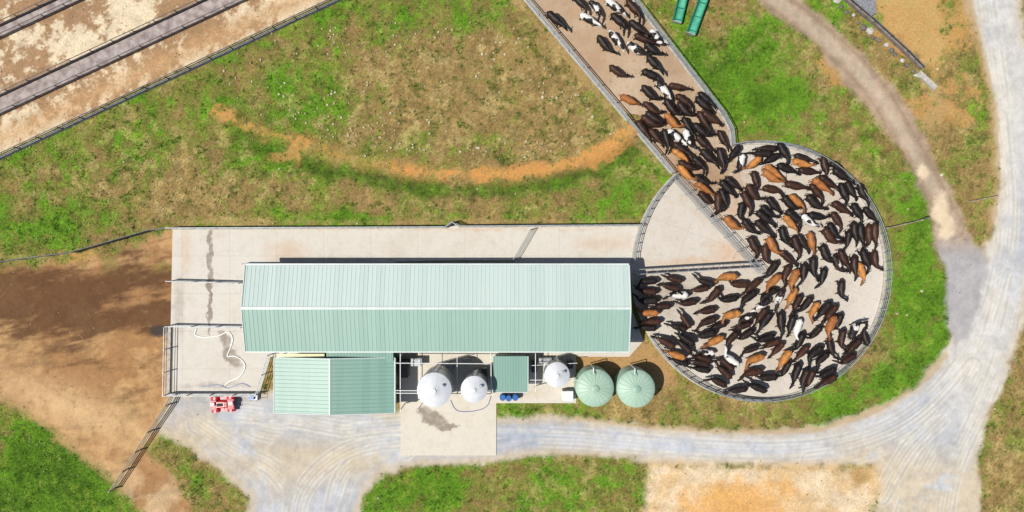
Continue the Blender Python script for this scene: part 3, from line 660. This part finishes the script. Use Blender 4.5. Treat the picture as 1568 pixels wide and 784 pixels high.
    for s in (-1,1):
        base=[bx((1.22,s*.10,1.32)),bx((1.30,s*.11,1.27))]; tip=bx((1.17,s*.32,1.27)); mid=bx((1.24,s*.22,1.34)); mid2=bx((1.19,s*.22,1.24)); 
        vs=[bm.verts.new(p) for p in (base[0],mid,tip,mid2,base[1])]
        for f in ((0,1,4),(1,2,4),(2,3,4),(3,0,4),(0,3,2,1)):
            try: bm.faces.new([vs[i] for i in f])
            except Exception: pass
    bm.to_mesh(me2); bm.free(); me2.name='cow_body_%d'%idx
    me2.polygons.foreach_set('use_smooth',[True]*len(me2.polygons)); return me2
cms=[cowmesh(0,.0,.15,.1,0),cowmesh(1,.45,.1,-.12,.08),cowmesh(2,-.4,.25,.14,-.08),cowmesh(3,.2,.45,-.06,-.05),cowmesh(4,-.7,.0,.08,-.1),cowmesh(5,-.15,-.1,-.14,.04),cowmesh(6,.8,.2,.05,.1)]
for m in cms: m.materials.clear(); m.materials.append(None)
def cowmat(name,c1,c2,dkc,white=0.0,thr=.5):
    m,nt,b=newmat(name,.5); b.inputs['Specular IOR Level'].default_value=.3; t=texco(nt)
    oi=nt.nodes.new('ShaderNodeObjectInfo')
    ad=nt.nodes.new('ShaderNodeVectorMath'); ad.operation='ADD'; cmb=nt.nodes.new('ShaderNodeCombineXYZ')
    r=math2(nt,'MULTIPLY',oi.outputs['Random'],97.0); nt.links.new(r,cmb.inputs[0]); nt.links.new(r,cmb.inputs[2]); nt.links.new(t,ad.inputs[0]); nt.links.new(cmb.outputs[0],ad.inputs[1])
    col=mixc(nt,oi.outputs['Random'],c1,c2)
    n=noise(nt,ad.outputs[0],2.2,3,.5); col=mixc(nt,mr(nt,n.outputs[0],.45,.7,0,.6),col,dkc)
    sp=nt.nodes.new('ShaderNodeSeparateXYZ'); nt.links.new(t,sp.inputs[0])
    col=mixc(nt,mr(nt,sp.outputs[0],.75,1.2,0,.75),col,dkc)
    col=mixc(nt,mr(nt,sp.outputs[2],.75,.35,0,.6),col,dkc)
    if white>0:
        n2=noise(nt,ad.outputs[0],1.35,2,.4); f=mr(nt,n2.outputs[0],thr,thr+.03)
        col=mixc(nt,f,col,(white,white*.96,white*.9))
    nt.links.new(col,b.inputs['Base Color']); bump(nt,b,noise(nt,t,18).outputs[0],.15,.01); return m
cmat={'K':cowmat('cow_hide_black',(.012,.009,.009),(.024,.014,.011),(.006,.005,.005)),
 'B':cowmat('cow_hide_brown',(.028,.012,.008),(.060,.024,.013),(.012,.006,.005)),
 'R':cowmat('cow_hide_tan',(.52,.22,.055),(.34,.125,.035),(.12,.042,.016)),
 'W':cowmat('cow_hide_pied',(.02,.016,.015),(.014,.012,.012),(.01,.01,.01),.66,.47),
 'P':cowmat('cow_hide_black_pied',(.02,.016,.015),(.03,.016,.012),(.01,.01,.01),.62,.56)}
anch=[(852,38,.75,.66),(900,30,.8,.6),(950,60,.65,.75),(1000,75,.85,.5),(1000,120,.85,.5),(1050,200,.5,.85),(1075,157,.8,.6),(985,205,.7,.7),(1030,230,.8,.6),(1060,300,.8,.6),(1110,320,.6,.8),(1165,230,-1,.05),(1220,245,.95,.25),(1280,270,.85,.5),(1310,320,.4,.9),(1330,370,.1,1),(1200,300,.8,.6),(1250,340,.7,.7),(1290,400,.4,.9),(1160,350,.6,.8),(1200,380,.4,.9),(1235,430,-.3,.95),(1280,445,0,1),(1200,430,-.5,.85),(1170,435,-.7,.7),(1100,430,-.95,-.1),(990,440,-1,-.1),(990,480,-1,.0),(1040,480,-1,-.2),(1050,440,-1,-.3),(1150,470,-.9,.4),(1190,500,-.5,.85),(1230,510,-.3,.95),(1280,510,-.4,.9),(1310,505,.3,-.95),(1210,570,-.4,.9),(1255,570,-.7,.7),(1160,560,-1,-.05),(1100,550,-.95,-.15),(1080,575,-.9,-.4),(1025,530,-.85,-.45),(1120,595,-1,-.1),(1105,512,-.75,.65),(1140,520,-.8,.6)]
aa=np.array(anch)
def head(px_,py_):
    w=1/(((aa[:,0]-px_)**2+(aa[:,1]-py_)**2)+60)**1.6
    return math.atan2(-(w*aa[:,3]).sum(),(w*aa[:,2]).sum())
expl="""852 38 K;889 12 K;912 20 W;903 37 W;921 52 P;941 18 W;948 40 K;942 68 W;924 76 K;970 22 B;986 42 K;973 82 W;958 56 B;1003 66 W;997 82 K;1010 97 P;945 116 B;997 121 K;1023 129 K;929 34 K;957 8 K;976 50 K;985 66 B;1000 104 K;993 150 K;963 158 R;996 172 B;1046 160 B;1078 157 K;1062 180 B;1025 172 K;1086 186 B;1030 191 B;1050 198 K;1071 206 K;983 204 B;1002 214 B;1033 214 W;1062 222 P;1082 222 R;1103 218 B;1041 242 R;1062 258 K;1082 245 K;1165 230 K;1226 246 K;1283 272 K;1250 250 K;1296 295 K;1311 316 K;1330 362 B;1332 386 R;1180 267 R;1076 292 R;1216 312 R;1252 288 R;1206 345 R;1236 374 R;1178 380 R;1118 346 R;1174 433 R;1206 430 R;1104 424 R;1110 482 R;1086 522 R;1106 514 R;1028 540 R;986 478 R;1192 550 R;1262 500 R;1128 255 W;1150 240 P;1200 262 K;1098 262 P;1110 292 K;1140 312 B;1165 352 K;1150 380 B;1280 446 K;1296 530 B;1310 503 K;1280 520 B;1255 570 K;1232 580 B;1210 572 K;1165 575 K;1142 568 B;1120 594 K;1092 580 B;1066 562 K;1070 577 K;1012 520 B;1040 525 K;985 430 K;985 445 B;985 460 K;985 500 K;1030 450 W;1072 430 K;1318 400 K;1300 410 B;1276 408 P;1305 372 K;1265 385 B""".split(';')
crowd=[(1035,262),(1112,226),(1140,240),(1160,224),(1200,230),(1245,240),(1292,262),(1322,305),(1338,355),(1342,395),(1322,425),(1290,432),(1268,412),(1262,440),(1268,478),(1318,490),(1322,515),(1300,545),(1262,585),(1205,590),(1170,582),(1135,600),(1085,588),(1040,560),(1005,530),(980,505),(978,422),(1060,420),(1150,420),(1172,412),(1110,350)]
lanecrowd=[(1005,135),(1040,132),(1095,172),(1106,215),(1112,232),(1040,262),(985,190)]
cowdata=[]; circ=[]
def tryadd(px_,py_,ang,kind,sc,thr):
    c=W(px_,py_); ca,sa=math.cos(ang),math.sin(ang)
    pts=np.array([(c[0]+ca*t*sc,c[1]+sa*t*sc) for t in (-.88,-.45,0,.45,.95)])
    if circ:
        Q=np.concatenate(circ); dd=np.hypot(pts[:,None,0]-Q[None,:,0],pts[:,None,1]-Q[None,:,1]).min()
        if dd<thr: return False
    circ.append(pts); cowdata.append((c[0],c[1],ang,kind,sc)); return True
for s in expl:
    a,b_,k=s.split(); tryadd(float(a),float(b_),head(float(a),float(b_))+random.gauss(0,.16),k,random.uniform(.9,1.02),.38)
ne=len(cowdata)
N=60000; cxs=rng.uniform(960,1350,N); cys=rng.uniform(105,605,N)
ok=(sdf(cxs,cys,crowd)<-3)|(sdf(cxs,cys,lanecrowd)<-3)
for (hx,hy,rx_,ry_) in [(1262,445,12,22),(1030,505,20,6),(1235,300,8,8),(1180,480,8,10),(1130,540,8,12),(1235,455,6,12),(1300,455,25,25)]:
    ok&=((cxs-hx)/rx_)**2+((cys-hy)/ry_)**2>1
for cx_,cy_ in zip(cxs[ok],cys[ok]):
    if len(cowdata)>=300: break
    u=random.random(); dens=vn(np.array([cx_/40.]),np.array([cy_/40.]),9)[0]
    k='K' if u<.50 else 'B' if u<.82 else 'R' if u<.90 else 'P' if u<.96 else 'W'
    base_t=.42 if (cx_<1120 or cy_<300) else .47
    tryadd(cx_,cy_,head(cx_,cy_)+random.gauss(0,.36),k,random.uniform(.86,1.02),base_t+.12*dens)
print('COWS',ne,len(cowdata))
for i,(cx_,cy_,ang,k,sc) in enumerate(cowdata):
    o=bpy.data.objects.new('cow',random.choice(cms)); scene.collection.objects.link(o)
    o.material_slots[0].link='OBJECT'; o.material_slots[0].material=cmat[k]
    w=1.0+random.uniform(-.06,.08); off=-.32*sc
    o.location=(cx_+math.cos(ang)*off,cy_+math.sin(ang)*off,.104); o.rotation_euler=(0,0,ang); o.scale=(sc*.98,sc*w,sc)
# ------------------------------------------------------------ grass tufts, stones, flowers
dense=(np.abs(x)<56)&(np.abs(y)<31)
excl=np.zeros(len(x),bool)
for poly in (lanep,yardp,padp,[(415,545),(612,545),(612,640),(415,640)]): excl|=sdf(px,py,poly)<4
excl|=np.hypot(px-CX,(py-CY)/1.015)<RAD+3; excl|=np.hypot(px-912,py-592)<30; excl|=np.hypot(px-975,py-592)<30
gp=grass*np.where(excl,0,1)*dense
def pick(n,prob):
    p=prob/prob.sum(); return rng.choice(len(x),n,p=p)
def tufts(name,n,prob,hmin,hmax,nb,wd,colf,mat):
    ids=pick(n,prob); bxx=x[ids]+rng.uniform(-.06,.06,n); byy=y[ids]+rng.uniform(-.06,.06,n); hh=rng.uniform(hmin,hmax,n)
    base=np.repeat(np.stack([bxx,byy,z[ids]],1),nb,0); hb=np.repeat(hh,nb); an=rng.uniform(0,2*np.pi,n*nb); ln=rng.uniform(.3,1.1,n*nb)*hb
    w=wd*rng.uniform(.6,1.2,n*nb); dx,dy_=np.cos(an),np.sin(an)
    off=rng.uniform(-.05,.05,(n*nb,2)); base[:,:2]+=off
    v0=base+np.stack([-dy_*w,dx*w,np.full(n*nb,-.01)],1); v1=base+np.stack([dy_*w,-dx*w,np.full(n*nb,-.01)],1); v2=base+np.stack([dx*ln,dy_*ln,hb*rng.uniform(.6,1,n*nb)],1)
    v=np.stack([v0,v1,v2],1).reshape(-1,3); nf=n*nb
    me=bpy.data.meshes.new(name); me.vertices.add(nf*3); me.vertices.foreach_set('co',v.ravel().astype(np.float32)); me.loops.add(nf*3); me.loops.foreach_set('vertex_index',np.arange(nf*3,dtype=np.int32)); me.polygons.add(nf); me.polygons.foreach_set('loop_start',np.arange(0,nf*3,3,dtype=np.int32)); me.update(calc_edges=True)
    at=me.color_attributes.new('Col','FLOAT_COLOR','POINT'); cc=np.ones((nf*3,4),np.float32); cc[:,:3]=np.repeat(colf(ids),nb*3,0); at.data.foreach_set('color',cc.ravel())
    me.materials.append(mat); o=bpy.data.objects.new(name,me); scene.collection.objects.link(o); return o
mgr=colmat('grass_blades',.2,3,.0)
def gc(ids):
    c=col[ids]*rng.uniform(.9,1.6,len(ids))[:,None]; k=rng.random(len(ids))[:,None]; return np.clip(c*(1-.3*k)+.3*k*green*1.2,0,.8)
tufts('grass',90000,gp*(.25+g.clip(0,1.2)),.04,.13,4,.018,gc,mgr)
wn_=ss(.55,.8,clump)
tufts('weeds',6000,gp*(wn_+.01),.10,.22,7,.024,lambda ids:np.clip((.6*green+.4*dark)*rng.uniform(.6,1.3,len(ids))[:,None],0,1),mgr)
def specks(name,n,prob,rmin,rmax,mats,zoff=.02,fl=.5):
    ids=pick(n,prob); b=MB()
    for j,i in enumerate(ids):
        r=random.uniform(rmin,rmax)
        k=random.randint(5,7); a0=random.random()*6; cx_,cy_=x[i]+random.uniform(-.06,.06),y[i]+random.uniform(-.06,.06); zz=z[i]+zoff
        ring=[(cx_+r*random.uniform(.6,1.2)*math.cos(a0+6.283*q/k),cy_+r*random.uniform(.6,1.2)*math.sin(a0+6.283*q/k),zz-.03) for q in range(k)]
        top=[(cx_+(p[0]-cx_)*.6,cy_+(p[1]-cy_)*.6,zz+r*fl) for p in ring]
        b.add(ring+top,[tuple(range(k,2*k))]+[(q,(q+1)%k,k+(q+1)%k,k+q) for q in range(k)],j%len(mats))
    return b.obj(name,mats)
fieldp=(sdf(px,py,[(330,30),(780,30),(950,200),(880,240),(700,255),(520,235),(350,190)])<0)
cl_=ss(.55,.7,fbm(x,y,3.5,3,95))
specks('stones',340,gp*(fieldp*1.0*(.12+cl_)+.02*1.0),.06,.17,[simple('stone_tan',C(206,190,150),C(176,160,120),.9),simple('stone_cream',C(222,214,184),C(190,180,140),.9)],.04)
m_yel=simple('yellow_flower',(.58,.50,.08),(.45,.42,.06),.7,bmp=0); m_wf=simple('white_flower',(.6,.6,.5),(.5,.52,.4),.7,bmp=0)
specks('wildflowers',1700,gp*(.1+ss(.5,.7,fbm(x,y,4,3,97)))*(.3+1.2*(px<400)+.8*fieldp),.03,.06,[m_yel,m_yel,m_yel,m_wf],.10)
rp=(mask_trk+mask_dirt*.5+mO+mask_pad*1.0)*dense*np.where(excl,0,1)
specks('gravel_stones',800,rp,.03,.08,[m_pale,m_rock],.02)
# ------------------------------------------------------------ light, world, camera
az=math.radians(15); el=math.radians(60)
d=Vector((math.cos(az)*math.cos(el),math.sin(az)*math.cos(el),-math.sin(el)))
sl=bpy.data.lights.new('sun','SUN'); sl.energy=4.85; sl.angle=math.radians(.5); sl.color=(1,.955,.88)
so=bpy.data.objects.new('sun',sl); so.rotation_euler=d.to_track_quat('-Z','Y').to_euler(); scene.collection.objects.link(so)
w=bpy.data.worlds.new('World'); scene.world=w; w.use_nodes=True; nt=w.node_tree
sk=nt.nodes.new('ShaderNodeTexSky'); sk.sky_type='NISHITA'; sk.sun_disc=False; sk.sun_elevation=el; sk.sun_rotation=math.atan2(-d.x,-d.y)
nt.links.new(sk.outputs[0],nt.nodes['Background'].inputs[0]); nt.nodes['Background'].inputs[1].default_value=.075
cam=bpy.data.cameras.new('camera'); cam.sensor_width=36; cam.lens=36*H/98.0; cam.clip_end=8000; cam.clip_start=.5
co=bpy.data.objects.new('camera',cam); co.location=(0,0,H); co.rotation_euler=(0,0,0); scene.collection.objects.link(co); scene.camera=co
scene.view_settings.view_transform='Standard'; scene.view_settings.look='None'; scene.view_settings.exposure=0
